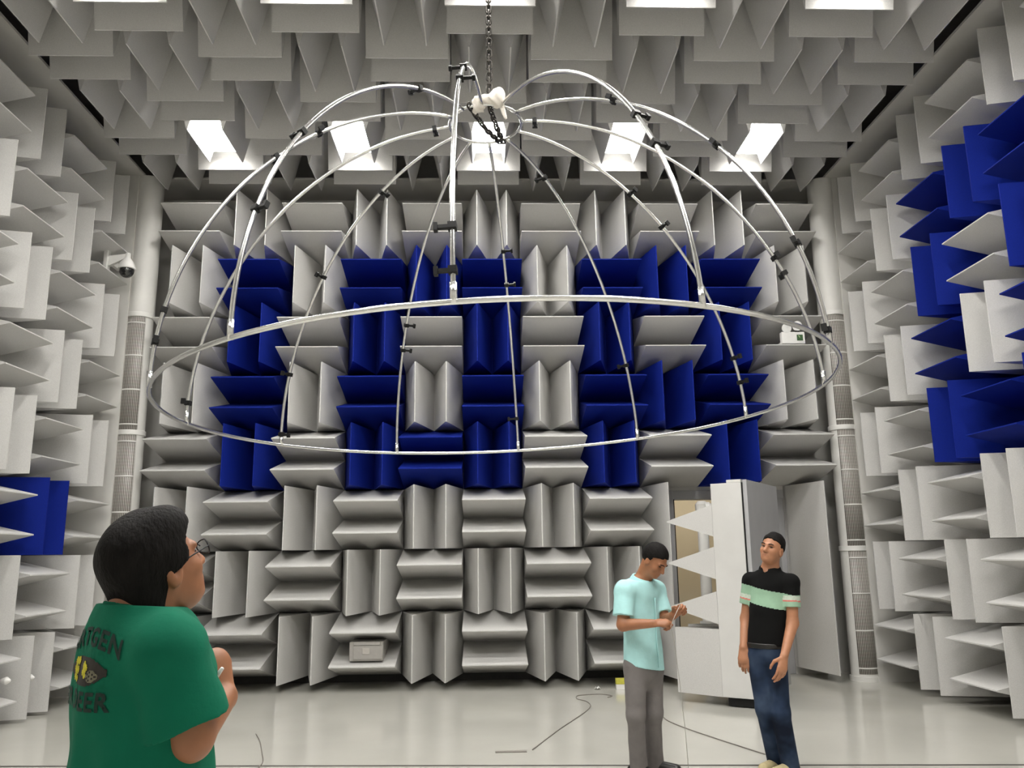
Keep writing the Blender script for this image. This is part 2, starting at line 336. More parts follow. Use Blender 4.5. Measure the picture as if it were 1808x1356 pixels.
# ------------------------------------------------------------------ hemispherical tube frame hung on a chain
DC = Vector((-0.0076, -4.0718, 2.7517)); DE = Vector((0.9994, 0, .0351)); DG = Vector((.001, .9996, -.0284)); DN = Vector((-.0351, .0284, .999))
RR, RT, HT, MM, PH0 = 2.5, .304, 2.4227, 1.0625, -.1018
def dpt(a, rho, h): return DC + (DE * math.sin(a) - DG * math.cos(a)) * rho + DN * h
def arc(k, t):
    a = PH0 + k * math.pi / 6
    return dpt(a, RT + (RR - RT) * max(math.cos(t), 0) ** MM, HT * math.sin(t) ** MM)
dome = empty('hemisphere_frame', DC); tag(dome, 'large hemispherical aluminium tube frame hanging over the room', 'frame')
def rel(pts): return [Vector(q) - DC for q in pts]
tube('base_ring', rel([dpt(2 * math.pi * i / 120, RR, 0) for i in range(120)]), .0155, M['alu'], dome, 10, closed=True)
tube('top_ring', rel([dpt(2 * math.pi * i / 48, RT, HT) for i in range(48)]), .013, M['alu'], dome, 10, closed=True)
CLIPS = {0: (.91, .77, .19, .08), 1: (.61, .48), 2: (1.13, .71, .31, .04), 3: (1.51, .47, .41), 4: (1.01, .83, .25, .15), 5: (1.26, .34), 6: (.93, .77, .16), 7: (.58, .47), 8: (1.13, .71, .30, .05), 9: (1.50, .08), 10: (1.02, .85, .24, .14), 11: (1.29, .66, .36)}
cb = bmesh.new(); add_box(cb, (-.022, -.022, -.018), (.022, .022, .018)); add_box(cb, (.018, -.010, -.010), (.085, .010, .010))
add_box(cb, (.075, -.016, -.022), (.095, .016, .022)); bmesh.ops.recalc_face_normals(cb, faces=cb.faces[:])
clip_me = bpy.data.meshes.new('microphone_clip'); cb.to_mesh(clip_me); cb.free(); clip_me.materials.append(M['black'])
rng = random.Random(4)
for k in range(12):
    N = 44
    rib = tube('rib', rel([arc(k, math.pi / 2 * i / N) for i in range(N + 1)]), .0145, M['alu'], dome, 10)
    a = PH0 + k * math.pi / 6
    sl = tube('rib_socket', [q - DC for q in (dpt(a, RR, -.01), dpt(a, RR, .10))], .0185, M['alu'], rib, 12)
    for t in CLIPS[k]:
        p0, p1 = arc(k, t - .01), arc(k, t + .01)
        T = (p1 - p0).normalized(); O = (DE * math.cos(a) + DG * math.sin(a)).normalized() * rng.choice((-1, 1, -1)); B = T.cross(O).normalized()
        c = bpy.data.objects.new('microphone_clip', clip_me); q = arc(k, t) - DC
        c.matrix_basis = Matrix(((O.x, B.x, T.x, q.x), (O.y, B.y, T.y, q.y), (O.z, B.z, T.z, q.z), (0, 0, 0, 1))); link(c, rib)
# chain
lk = []
for i in range(28):
    g = 2 * math.pi * i / 28; lk.append((.011 * math.cos(g), 0, .012 * (1 if math.sin(g) > 0 else -1) + .011 * math.sin(g)))
V, F = tube_data(lk, .0048, 6, True)
link_me = bpy.data.meshes.new('link'); link_me.from_pydata([tuple(v) for v in V], [], F); link_me.materials.append(M['chain']); link_me.polygons.foreach_set('use_smooth', [True] * len(link_me.polygons))
nearR, farR, leftR = dpt(.10, RT, HT), dpt(math.radians(150), RT, HT), dpt(math.radians(-25), RT, HT)
chain = empty('hoist_chain', nearR + Vector((0, .05, .02))); tag(chain, 'dark steel hoist chain holding up the tube frame', 'chain')
def lay_chain(pts):
    pts = [Vector(q) for q in pts]; step = .052; i = 0; d = 0.0; n = 0
    while i < len(pts) - 1:
        seg = pts[i + 1] - pts[i]; L = seg.length
        while d < L:
            c = pts[i] + seg * (d / L); z = seg.normalized(); x = z.cross(Vector((0, 1, 0))).normalized(); y = z.cross(x).normalized()
            if n % 2: x, y = y, -x
            c -= Vector(chain.location)
            o = bpy.data.objects.new('link', link_me); o.matrix_basis = Matrix(((x.x, y.x, z.x, c.x), (x.y, y.y, z.y, c.y), (x.z, y.z, z.z, c.z), (0, 0, 0, 1))) @ Matrix.Scale(1.75, 4); link(o, chain)
            d += step * 1.0; n += 1
        d -= L; i += 1
hang = nearR + Vector((0, .05, .02))
lay_chain([hang + Vector((0, 0, 1.3)), hang, (hang + farR) / 2 + Vector((0, 0, -.03)), farR + Vector((0, 0, -.02))])
lay_chain([leftR + Vector((0, 0, .0)), (leftR + farR) / 2 + Vector((-.01, 0, -.05)), farR + Vector((-.02, 0, -.03))])

# ------------------------------------------------------------------ implicit-surface modelling for soft shapes
class Field:
    def __init__(s, lo, hi, h):
        s.lo = np.array(lo, np.float32); s.h = h; s.n = [int((b - a) / h) + 2 for a, b in zip(lo, hi)]
        s.V = np.full(s.n, .15, np.float32); s.ax = [s.lo[i] + h * np.arange(s.n[i], dtype=np.float32) for i in range(3)]
    def region(s, lo, hi):
        return tuple(slice(max(0, int((lo[i] - s.lo[i]) / s.h) - 1), min(s.n[i], max(0, int((hi[i] - s.lo[i]) / s.h) + 2))) for i in range(3))
    def grid(s, R): return np.meshgrid(s.ax[0][R[0]], s.ax[1][R[1]], s.ax[2][R[2]], indexing='ij')
    def add(s, prim, k=.02, sub=False):
        fn, lo, hi = prim; R = s.region([a - k - .05 for a in lo], [a + k + .05 for a in hi])
        if any(q.stop <= q.start for q in R): return s
        x, y, z = s.grid(R); d = fn(x, y, z).astype(np.float32); v = s.V[R]
        if sub: v = -v
        h = np.clip(.5 + .5 * (d - v) / max(k, 1e-4), 0, 1); o = d + (v - d) * h - k * h * (1 - h)
        s.V[R] = -o if sub else o
        return s
    def cut(s, c, n):
        """keep the side where (p-c).n < 0"""
        x, y, z = np.meshgrid(*s.ax, indexing='ij', sparse=True); s.V = np.maximum(s.V, (x - c[0]) * n[0] + (y - c[1]) * n[1] + (z - c[2]) * n[2]).astype(np.float32); return s
    def cutfn(s, fn):
        x, y, z = np.meshgrid(*s.ax, indexing='ij', sparse=True); s.V = np.maximum(s.V, fn(x, y, z)).astype(np.float32); return s
    def ripple(s, amp, freq, seed=0):
        rs = np.random.RandomState(seed); x, y, z = np.meshgrid(*s.ax, indexing='ij', sparse=True); t = 0
        for i in range(4):
            f = freq * (1 + .6 * i); a, b, c = rs.uniform(-1, 1, 3) * f; t = t + np.sin(a * x + b * y + c * z * .6 + rs.uniform(0, 6)) / (1 + .5 * i)
        s.V = (s.V + amp * t).astype(np.float32); return s
    def mesh(s):
        V = s.V; V[0], V[-1], V[:, 0], V[:, -1], V[:, :, 0], V[:, :, -1] = (np.maximum(q, .01) for q in (V[0], V[-1], V[:, 0], V[:, -1], V[:, :, 0], V[:, :, -1]))
        ins = V < 0; n = [q - 1 for q in V.shape]
        cnt = np.zeros(n, np.int8)
        for i in (0, 1):
            for j in (0, 1):
                for k in (0, 1): cnt += ins[i:i + n[0], j:j + n[1], k:k + n[2]]
        act = (cnt > 0) & (cnt < 8); I = np.argwhere(act); idx = np.full(n, -1, np.int64); idx[act] = np.arange(len(I))
        acc = np.zeros((len(I), 3)); num = np.zeros(len(I))
        cr = [(i, j, k) for i in (0, 1) for j in (0, 1) for k in (0, 1)]
        for a in cr:
            for ax in range(3):
                if a[ax]: continue
                bq = list(a); bq[ax] = 1
                va = V[I[:, 0] + a[0], I[:, 1] + a[1], I[:, 2] + a[2]]; vb = V[I[:, 0] + bq[0], I[:, 1] + bq[1], I[:, 2] + bq[2]]
                c = (va < 0) != (vb < 0); t = np.where(c, va / np.where(c, va - vb, 1), 0)
                q = np.tile(np.array(a, float), (len(I), 1)); q[:, ax] += t
                acc[c] += q[c]; num[c] += 1
        verts = s.lo + (I + acc / num[:, None]) * s.h
        F = []
        for ax in range(3):
            u, v = (ax + 1) % 3, (ax + 2) % 3
            sl0 = [slice(None)] * 3; sl1 = [slice(None)] * 3; sl0[ax] = slice(0, -1); sl1[ax] = slice(1, None)
            e = ins[tuple(sl0)] != ins[tuple(sl1)]; E = np.argwhere(e)
            ok = (E[:, u] > 0) & (E[:, v] > 0) & (E[:, u] < n[u]) & (E[:, v] < n[v]); E = E[ok]
            flip = ins[E[:, 0], E[:, 1], E[:, 2]]
            def g(du, dv):
                q = E.copy(); q[:, u] -= du; q[:, v] -= dv; return idx[q[:, 0], q[:, 1], q[:, 2]]
            f = np.stack([g(1, 1), g(0, 1), g(0, 0), g(1, 0)], 1); f[~flip] = f[~flip][:, ::-1]
            F.append(f)
        F = np.concatenate(F); F = F[(F >= 0).all(1)]
        return verts, F
    def obj(s, name, mats, parent, matfn=None):
        v, f = s.mesh(); base = np.array(parent.matrix_world.translation if parent else (0, 0, 0)) if False else np.array(ROOT)
        me = bpy.data.meshes.new(name); me.vertices.add(len(v)); me.vertices.foreach_set('co', (v - base).astype(np.float32).ravel())
        me.loops.add(4 * len(f)); me.loops.foreach_set('vertex_index', f.ravel().astype(np.int32))
        me.polygons.add(len(f)); me.polygons.foreach_set('loop_start', np.arange(0, 4 * len(f), 4, dtype=np.int32)); me.polygons.foreach_set('loop_total', np.full(len(f), 4, np.int32))
        mats = mats if isinstance(mats, (list, tuple)) else [mats]
        for q in mats: me.materials.append(q)
        if matfn is not None: me.polygons.foreach_set('material_index', matfn(v[f].mean(1)).astype(np.int32))
        me.update(calc_edges=True); me.validate(); me.polygons.foreach_set('use_smooth', [True] * len(me.polygons))
        return link(bpy.data.objects.new(name, me), parent)
ROOT = (0, 0, 0)
def A(v): return np.array(v, np.float32)
def cap(a, b, ra, rb, ax=None, s=1.0, end=None):
    """tapered capsule; squeezed along ax by s; 'end' gives a flat far end"""
    a, b = A(a), A(b); m = max(ra, rb); lo = np.minimum(a, b) - m; hi = np.maximum(a, b) + m; ba = b - a
    if ax is not None: ax = A(ax); ax = ax / np.linalg.norm(ax); ba2 = ba + ax * (ba @ ax) * (s - 1)
    else: ba2 = ba
    L = float(ba2 @ ba2) + 1e-9
    def fn(x, y, z):
        px, py, pz = x - a[0], y - a[1], z - a[2]
        if ax is not None:
            q = (px * ax[0] + py * ax[1] + pz * ax[2]) * (s - 1); qx, qy, qz = px + ax[0] * q, py + ax[1] * q, pz + ax[2] * q
        else: qx, qy, qz = px, py, pz
        t = (qx * ba2[0] + qy * ba2[1] + qz * ba2[2]) / L; h = np.clip(t, 0, 1)
        d = np.sqrt((qx - ba2[0] * h) ** 2 + (qy - ba2[1] * h) ** 2 + (qz - ba2[2] * h) ** 2) - (ra + (rb - ra) * h)
        if end is not None:
            l = math.sqrt(float(ba @ ba)); d = np.maximum(d, ((px - ba[0]) * ba[0] + (py - ba[1]) * ba[1] + (pz - ba[2]) * ba[2]) / l)
        return d
    return fn, lo, hi
def ell(c, r, fr=None):
    c = A(c); fr = [A(q) for q in fr] if fr is not None else [A((1, 0, 0)), A((0, 1, 0)), A((0, 0, 1))]; m = max(r)
    def fn(x, y, z):
        px, py, pz = x - c[0], y - c[1], z - c[2]; t = 0
        for q, rad in zip(fr, r): t = t + ((px * q[0] + py * q[1] + pz * q[2]) / rad) ** 2
        return (np.sqrt(t) - 1) * min(r)
    return fn, c - m, c + m
def head_frame(f, pitch, roll):
    f = Vector((f[0], f[1], 0)).normalized(); rt = Vector((f.y, -f.x, 0)); up = Vector((0, 0, 1))
    F_ = f * math.cos(pitch) + up * math.sin(pitch); U_ = up * math.cos(pitch) - f * math.sin(pitch)
    R_ = rt * math.cos(roll) + U_ * math.sin(roll); U2 = U_ * math.cos(roll) - rt * math.sin(roll)
    return R_, F_, U2
def HP(c, fr, p): return Vector(c) + fr[0] * p[0] + fr[1] * p[1] + fr[2] * p[2]
def add_head(Fd, c, fr, neck):
    def E(p, r, k=.02, sub=False): Fd.add(ell(HP(c, fr, p), r, fr), k, sub)
    def C(p, q, a, b, k=.012): Fd.add(cap(HP(c, fr, p), HP(c, fr, q), a, b), k)
    E((0, -.012, .028), (.077, .096, .090)); E((0, .030, -.030), (.064, .066, .088), .03); E((0, .044, -.082), (.042, .042, .034), .03)
    for s in (-1, 1):
        E((s * .036, .062, -.028), (.026, .022, .022), .02); E((s * .031, .092, .003), (.018, .014, .011), .010, True)
        E((s * .077, -.006, -.016), (.010, .021, .032), .008); E((s * .084, .000, -.012), (.005, .011, .017), .004, True)
        C((s * .012, .092, .020), (s * .048, .080, .019), .009, .008)
    C((0, .090, .012), (0, .112, -.030), .009, .013); 
    for s in (-1, 1): E((s * .012, .100, -.034), (.010, .010, .008), .006)
    C((-.019, .086, -.059), (.019, .086, -.059), .008, .008, .008); C((-.016, .085, -.071), (.016, .085, -.071), .009, .009, .006)
    E((0, .078, -.094), (.018, .014, .014), .015)
    Fd.add(cap(HP(c, fr, (0, -.022, -.055)), neck, .057, .064), .03)
def add_hand(Fd, wr, d, n, side, curl=.6, sc=1.0, spread=.0):
    """d: wrist to knuckles, n: palm normal, side: +1/-1 puts the thumb on cross(d, n)*side"""
    d = Vector(d).normalized(); n = Vector(n); n = (n - d * n.dot(d)).normalized(); s = d.cross(n) * side; wr = Vector(wr)
    Fd.add(cap(wr, wr + d * .075 * sc, .030 * sc, .038 * sc, n, 1.9), .012)
    for i in range(4):
        L = (.043, .048, .045, .036)[i] * sc; k = wr + d * (.080, .086, .082, .073)[i] * sc + s * (.030 - .0195 * i) * sc
        cu = curl * (1 + .08 * i); q = k; an = cu * .5
        for j, l in enumerate((L, L * .62, L * .5)):
            di = d * math.cos(an) + n * math.sin(an) + s * spread * (1.5 - i) * .1; e = q + di.normalized() * l
            Fd.add(cap(q, e, (.0098, .0088, .0080)[j] * sc, (.0090, .0082, .0070)[j] * sc), .004); q = e; an += cu * (.95, .7, .3)[j]
    q = wr + d * .022 * sc + s * .024 * sc; e = q + (d * .55 + s * .62 + n * .45).normalized() * .045 * sc; Fd.add(cap(q, e, .014 * sc, .0115 * sc), .008)
    e2_ = e + (d * .85 + s * .15 + n * (.3 + .4 * curl)).normalized() * .034 * sc; Fd.add(cap(e, e2_, .0108 * sc, .0092 * sc), .004)
    e3 = e2_ + (d * .9 + n * (.3 + .5 * curl) - s * .15).normalized() * .022 * sc; Fd.add(cap(e2_, e3, .0092 * sc, .0075 * sc), .004)
def eyes(c, fr, person):
    for s in (-1, 1):
        bm = bmesh.new(); q = HP(c, fr, (s * .031, .0795, .003)); mt = Matrix.Translation(q - Vector(ROOT)) @ Matrix(((fr[0].x, fr[1].x, fr[2].x, 0), (fr[0].y, fr[1].y, fr[2].y, 0), (fr[0].z, fr[1].z, fr[2].z, 0), (0, 0, 0, 1))) @ Matrix.Diagonal((.0125, .0095, .0052, 1))
        bmesh.ops.create_uvsphere(bm, u_segments=12, v_segments=8, radius=1, matrix=mt); bm_obj('eye', bm, M['eye'], person, smooth=True)
def hairline(hc, fr, ups, fws, nape):
    hc = Vector(hc)
    def g(x, y, z):
        px, py, pz = x - hc.x, y - hc.y, z - hc.z; fw = px * fr[1].x + py * fr[1].y + pz * fr[1].z; up = px * fr[2].x + py * fr[2].y + pz * fr[2].z; lt = np.abs(px * fr[0].x + py * fr[0].y + pz * fr[0].z)
        fm = (np.interp(up, ups, fws) + .004 * np.sin(150 * lt + 40 * up) + .003 * np.sin(260 * lt + 90 * up) - .010 * np.clip((lt - .045) / .03, 0, 1) * (up > .03)).astype(np.float32)
        return np.maximum(fw - fm, nape - up)
    return g
def strip(name, pts, rad, material, person):
    return tube(name, [Vector(q) - Vector(ROOT) for q in pts], rad, material, person, 8)
M['skin'] = mat('skin', (0.31, 0.128, 0.060), 0.5, noise=0.08, nscale=25, bump=.03, bscale=300)
M['skin_fair'] = mat('skin_fair', (0.40, 0.180, 0.095), 0.5, noise=0.08, nscale=25, bump=.03, bscale=300)
M['hair'] = mat('black_hair', (0.007, 0.006, 0.0055), 0.7, noise=0.4, nscale=60, bump=.5, bscale=130, spec=.12, stretch=(1, 1, .35))
M['eye'] = mat('dark_eyes', (0.03, 0.02, 0.018), 0.2, noise=0.1, nscale=90)
M['aqua'] = mat('aqua_shirt', (0.38, 0.66, 0.66), 0.85, noise=0.05, nscale=18, bump=.15, bscale=60)
M['trouser'] = mat('grey_trousers', (0.155, 0.142, 0.137), 0.85, noise=0.08, nscale=18, bump=.15, bscale=60)
M['blackshirt'] = mat('black_polo', (0.006, 0.006, 0.006), 0.9, noise=0.1, nscale=18, bump=.1, bscale=80, spec=.12)
M['mint'] = mat('mint_stripe', (0.27, 0.43, 0.30), 0.85, noise=0.06, nscale=25)
M['palestripe'] = mat('pale_stripe', (0.48, 0.55, 0.46), 0.85, noise=0.1, nscale=60)
M['red'] = mat('red_stripe', (0.60, 0.16, 0.13), 0.85, noise=0.1, nscale=60)
m, nt, b = new_mat('blue_denim'); M['denim'] = m
tc = nt.nodes.new('ShaderNodeTexCoord'); n1 = nt.nodes.new('ShaderNodeTexNoise'); n1.inputs['Scale'].default_value = 4.0; n1.inputs['Detail'].default_value = 3; nt.links.new(tc.outputs['Object'], n1.inputs['Vector'])
cr = nt.nodes.new('ShaderNodeValToRGB'); cr.color_ramp.elements[0].position = .36; cr.color_ramp.elements[0].color = (.006, .010, .022, 1); cr.color_ramp.elements[1].position = .72; cr.color_ramp.elements[1].color = (.055, .08, .125, 1)
e = cr.color_ramp.elements.new(.5); e.color = (.020, .034, .068, 1); nt.links.new(n1.outputs['Fac'], cr.inputs[0]); nt.links.new(cr.outputs[0], b.inputs['Base Color']); b.inputs['Roughness'].default_value = .9; b.inputs['Specular IOR Level'].default_value = .2
M['shoeblack'] = mat('black_leather', (0.012, 0.011, 0.010), 0.35, noise=0.2, nscale=40)
M['shoetan'] = mat('beige_canvas', (0.50, 0.42, 0.24), 0.8, noise=0.12, nscale=40)
M['sole'] = mat('pale_sole', (0.55, 0.45, 0.33), 0.8, noise=0.1, nscale=40)
M['tee'] = mat('green_tee', (0.003, 0.130, 0.072), 0.9, noise=0.10, nscale=9, bump=.12, bscale=60, spec=.2)
M['print'] = mat('dark_print', (0.003, 0.020, 0.013), 0.8, noise=0.3, nscale=60)
M['printblack'] = mat('black_print', (0.022, 0.018, 0.014), 0.8, noise=0.3, nscale=60)
M['printyellow'] = mat('yellow_print', (0.55, 0.50, 0.02), 0.8, noise=0.25, nscale=90)
M['printgrey'] = mat('grey_print', (0.16, 0.15, 0.10), 0.8, noise=0.4, nscale=90)

def trousers(Fd, pel, hips, knees, anks, f, rh=.088, rk=.068, ra=.063, wide=.165):
    Fd.add(cap(Vector(pel) + Vector((0, 0, .10)), Vector(pel) + Vector((0, 0, -.03)), wide * .93, wide, f, 1.45), .03)
    for h, k, a in zip(hips, knees, anks):
        Fd.add(cap(h, k, rh, rk), .035); Fd.add(cap(k, a, rk, ra, end=True), .03)
def shoe(name, ank, d, material, person, sole):
    d = Vector((d[0], d[1], 0)).normalized(); a = Vector((ank[0], ank[1], 0)); F_ = Field(tuple(a - Vector((.3, .3, .02))), tuple(a + Vector((.3, .3, .18))), .006)
    F_.add(cap(a - d * .045 + Vector((0, 0, .045)), a + d * .16 + Vector((0, 0, .030)), .046, .042, Vector((0, 0, 1)), 1.05), .01); F_.add(cap(a + Vector((0, 0, .05)), a + Vector((0, 0, .13)), .046, .040), .03)
    F_.cut(a, (0, 0, -1)); F_.cut(a + Vector((0, 0, .115)), (0, 0, 1))
    return F_.obj(name, [material, sole], person, lambda c: (c[:, 2] < .02).astype(int))

# ------------------------------------------------------------------ person: aqua shirt, looking down at his hands
def man_aqua():
    global ROOT
    ROOT = (1.06, -3.93, 0.0); t = empty('person', ROOT); tag(t, 'person in aqua short-sleeved shirt and grey trousers looking down at string in hands', 'person')
    f = Vector((.62, -.78, 0)).normalized(); hc = (1.172, -4.02, 1.545); fr = head_frame((.70, -.71), math.radians(-38), math.radians(4)); nk = (1.092, -3.945, 1.40)
    rsh, lsh, relb, rwri, lelb, lwri = (.928, -4.06, 1.325), (1.215, -3.85, 1.318), (.898, -4.12, 1.085), (1.105, -4.25, 1.102), (1.245, -3.93, 1.09), (1.272, -4.14, 1.150)
    pel = (1.07, -3.95, .80); hips = ((.995, -4.0, .77), (1.135, -3.90, .77)); kn = ((.975, -4.05, .44), (1.128, -3.93, .43)); an = ((1.00, -3.97, .05), (1.145, -3.83, .05))
    Fd = Field((.70, -4.5, .0), (1.50, -3.6, 1.72), .0055)
    add_head(Fd, hc, fr, nk)
    Fd.add(cap((1.062, -3.945, 1.30), (1.068, -3.95, .85), .125, .13, f, 1.5), .04); Fd.add(cap(rsh, lsh, .038, .038), .03); Fd.add(cap(nk, (1.07, -3.945, 1.30), .052, .06), .03)
    for s_, e_, w_ in ((rsh, relb, rwri), (lsh, lelb, lwri)): Fd.add(cap(s_, e_, .052, .045), .03); Fd.add(cap(e_, w_, .046, .029), .02)
    add_hand(Fd, rwri, (.95, -.25, .05), (.25, .55, -.75), 1, 1.35); add_hand(Fd, lwri, (.62, -.45, .55), (-.55, -.2, -.6), -1, 1.3)
    for h, k, a in zip(hips, kn, an): Fd.add(cap(h, k, .07, .05), .03); Fd.add(cap(k, a, .05, .04), .03)
    body = Fd.obj('body', M['skin'], t)
    S = Field((.72, -4.35, .68), (1.42, -3.6, 1.50), .0055)
    S.add(cap((1.064, -3.945, 1.285), (1.066, -3.95, 1.12), .160, .158, f, 1.42), .03); S.add(cap((1.066, -3.95, 1.12), (1.07, -3.95, .72), .160, .182, f, 1.38), .03)
    S.add(cap(rsh, lsh, .066, .066), .05); S.add(cap(nk, (1.068, -3.945, 1.29), .066, .11), .05)
    for sh_ in (rsh, lsh): S.add(cap(Vector(nk) + Vector((-.01, .01, -.045)), sh_, .058, .062), .04)
    S.add(cap(rsh, tuple(Vector(rsh).lerp(Vector(relb), .74)), .068, .078, end=True), .025); S.add(cap(lsh, tuple(Vector(lsh).lerp(Vector(lelb), .74)), .066, .074, end=True), .025)
    S.ripple(.0028, 22, 3)
    ht = Vector((.34, -.20, -1)).normalized(); S.cut((1.07, -3.95, .772), (-.22, .06, -1))
    S.cut(Vector(nk) + Vector((0, 0, .0)), Vector((.10, -.12, 1)).normalized())
    shirt = S.obj('shirt', M['aqua'], t)
    Cc = Field((.93, -4.15, 1.27), (1.27, -3.78, 1.50), .004)
    cd_ = Vector((.25, -.30, 1)).normalized(); c0 = Vector(nk) - cd_ * .045
    Cc.add(cap(c0, c0 + cd_ * .066, .112, .086, end=True), .005); Cc.add(cap(c0 - cd_ * .1, c0 + cd_ * .12, .096, .066), .004, True); Cc.cut(c0, -cd_)
    fv = c0 + f * .10
    Cc.add(cap(fv + Vector((0, 0, .06)), fv + Vector((0, 0, -.09)), .020, .012), .006, True)
    Cc.obj('collar', M['aqua'], t)
    # placket line and hem slit
    pts = [Vector((1.07, -3.95, z)) + f * (.125 if z > .9 else .135) + Vector((.012, .012, 0)) for z in (1.27, 1.18, 1.06, .94, .84, .77)]
    strip('placket', pts, .0045, M['aqua'], t)
    T = Field((.80, -4.25, .0), (1.40, -3.55, .95), .006); trousers(T, pel, hips, kn, [(a[0], a[1], .055) for a in an], f); T.ripple(.003, 20, 5); T.cut((1.07, -3.95, .90), (0, 0, 1))
    T.obj('trousers', M['trouser'], t)
    B = Field((.84, -4.2, .74), (1.32, -3.7, .90), .005); B.add(cap(Vector(pel) + Vector((0, 0, .05)), Vector(pel) + Vector((0, 0, .02)), .168, .168, f, 1.45), .01); B.cut((0, 0, .825), (0, 0, 1)); B.cut((0, 0, .788), (0, 0, -1))
    B.obj('belt', M['shoeblack'], t)
    for a, d in zip(an, ((.80, -.60), (.85, -.50))): shoe('shoe', a, d, M['shoeblack'], t, M['shoeblack'])
    H = Field(tuple(Vector(hc) - Vector((.16, .16, .16))), tuple(Vector(hc) + Vector((.16, .16, .17))), .0045)
    H.add(ell(HP(hc, fr, (0, -.014, .036)), (.0865, .106, .101), fr), .01)
    hl = hairline(hc, fr, (-.10, -.05, -.015, .0, .03, .07, .13), (-.05, -.032, -.022, .010, .022, .080, .10), -.068)
    H.cutfn(hl); H.ripple(.0012, 90, 2); H.obj('hair', M['hair'], t)
    eyes(hc, fr, t)
    for s in (-1, 1): strip('eyebrow', [HP(hc, fr, (s * .015, .102, .022)), HP(hc, fr, (s * .034, .098, .027)), HP(hc, fr, (s * .050, .086, .022))], .0035, M['hair'], t)
man_aqua()

# ------------------------------------------------------------------ person: black polo with a mint band, looking up
def man_polo():
    global ROOT
    ROOT = (2.05, -3.93, 0.0); t = empty('person', ROOT); tag(t, 'person in black polo with mint chest band and blue jeans looking up', 'person')
    f = Vector((-.70, -.71, 0)).normalized(); hc = (2.104, -3.97, 1.620); fr = head_frame((-.70, -.71), math.radians(10), math.radians(11)); nk = (2.088, -3.93, 1.462)
    rsh, lsh, relb, rwri, lelb, lwri = (1.965, -3.83, 1.375), (2.198, -4.055, 1.368), (1.915, -3.80, 1.09), (1.850, -3.90, .885), (2.178, -4.08, 1.075), (2.060, -4.18, .850)
    pel = (2.005, -3.95, .87); hips = ((1.945, -3.91, .83), (2.065, -3.99, .83)); kn = ((1.960, -3.96, .45), (2.058, -4.04, .44)); an = ((2.060, -3.84, .05), (2.115, -3.97, .05))
    Fd = Field((1.70, -4.40, .0), (2.42, -3.60, 1.80), .0055)
    add_head(Fd, hc, fr, nk)
    Fd.add(cap((2.07, -3.945, 1.33), (2.01, -3.95, .90), .125, .13, f, 1.5), .04); Fd.add(cap(rsh, lsh, .05, .05), .04); Fd.add(cap(nk, (2.07, -3.945, 1.34), .06, .085), .04)
    for s_, e_, w_ in ((rsh, relb, rwri), (lsh, lelb, lwri)): Fd.add(cap(s_, e_, .050, .042), .03); Fd.add(cap(e_, w_, .044, .028), .02)
    add_hand(Fd, rwri, (-.14, -.15, -1), (.45, .89, 0), 1, .45, 1.08); add_hand(Fd, lwri, (-.30, -.20, -.95), (-.30, .95, 0), -1, .42, 1.10)
    for h, k, a in zip(hips, kn, an): Fd.add(cap(h, k, .065, .048), .03); Fd.add(cap(k, a, .048, .04), .03)
    Fd.obj('body', M['skin_fair'], t)
    S = Field((1.74, -4.25, .80), (2.40, -3.65, 1.52), .0055)
    S.add(cap((2.075, -3.945, 1.325), (2.05, -3.95, 1.17), .152, .148, f, 1.40), .03); S.add(cap((2.05, -3.95, 1.17), (2.005, -3.95, .84), .146, .150, f, 1.42), .03)
    S.add(cap(rsh, lsh, .062, .062), .05); S.add(cap(nk, (2.075, -3.945, 1.33), .060, .10), .05)
    S.add(cap(rsh, tuple(Vector(rsh).lerp(Vector(relb), .62)), .064, .066, end=True), .02); S.add(cap(lsh, tuple(Vector(lsh).lerp(Vector(lelb), .62)), .064, .066, end=True), .02)
    S.ripple(.0022, 20, 8); S.cut((2.0, -3.95, .905), (0, 0, -1)); S.cut(Vector(nk) + Vector((0, 0, -.002)), Vector((.1, .25, 1)).normalized())
    S.add(cap(Vector(nk) + f * .045 + Vector((0, 0, .04)), Vector(nk) + f * .088 + Vector((0, 0, -.075)), .036, .008), .004, True)
    sl = Vector(lelb) - Vector(lsh); sr = Vector(relb) - Vector(rsh)
    def stripes(c):
        out = np.zeros(len(c)); z = c[:, 2]
        front = (c[:, 0] - 2.05) * f.x + (c[:, 1] + 3.95) * f.y
        lat = (c[:, 0] - 2.068) * .71 - (c[:, 1] + 3.945) * .70
        band = z + .20 * np.clip(lat, -.2, .2)
        arm = np.zeros(len(c), bool)
        for s0, dv in ((lsh, sl), (rsh, sr)):
            tt = ((c - np.array(s0)) @ np.array(dv)) / dv.length_squared; d = np.linalg.norm(c - np.array(s0) - tt[:, None] * np.array(dv), axis=1)
            a_ = (d < .082) & ((lat > .128) if s0 is lsh else (lat < -.128)) & (tt > .34) & (tt < .66)
            out[a_ & (tt < .45)] = 2; out[a_ & (tt >= .45) & (tt < .485)] = 3; out[a_ & (tt >= .485)] = 1; arm |= a_
        tor = (~arm) & (band > 1.195) & (band < 1.318); out[tor] = 1
        return out
    S.obj('polo_shirt', [M['blackshirt'], M['mint'], M['palestripe'], M['red']], t, stripes)
    Cc = Field((1.95, -4.08, 1.38), (2.22, -3.80, 1.54), .004); cd_ = Vector((-.02, -.22, 1)).normalized(); c0 = Vector(nk) - cd_ * .035
    Cc.add(cap(c0, c0 + cd_ * .058, .098, .078, end=True), .005); Cc.add(cap(c0 - cd_ * .1, c0 + cd_ * .12, .084, .062), .004, True); Cc.cut(c0, -cd_)
    Cc.add(cap(c0 + f * .07 + Vector((0, 0, .07)), c0 + f * .10 + Vector((0, 0, -.06)), .030, .010), .004, True); Cc.obj('collar', M['blackshirt'], t)
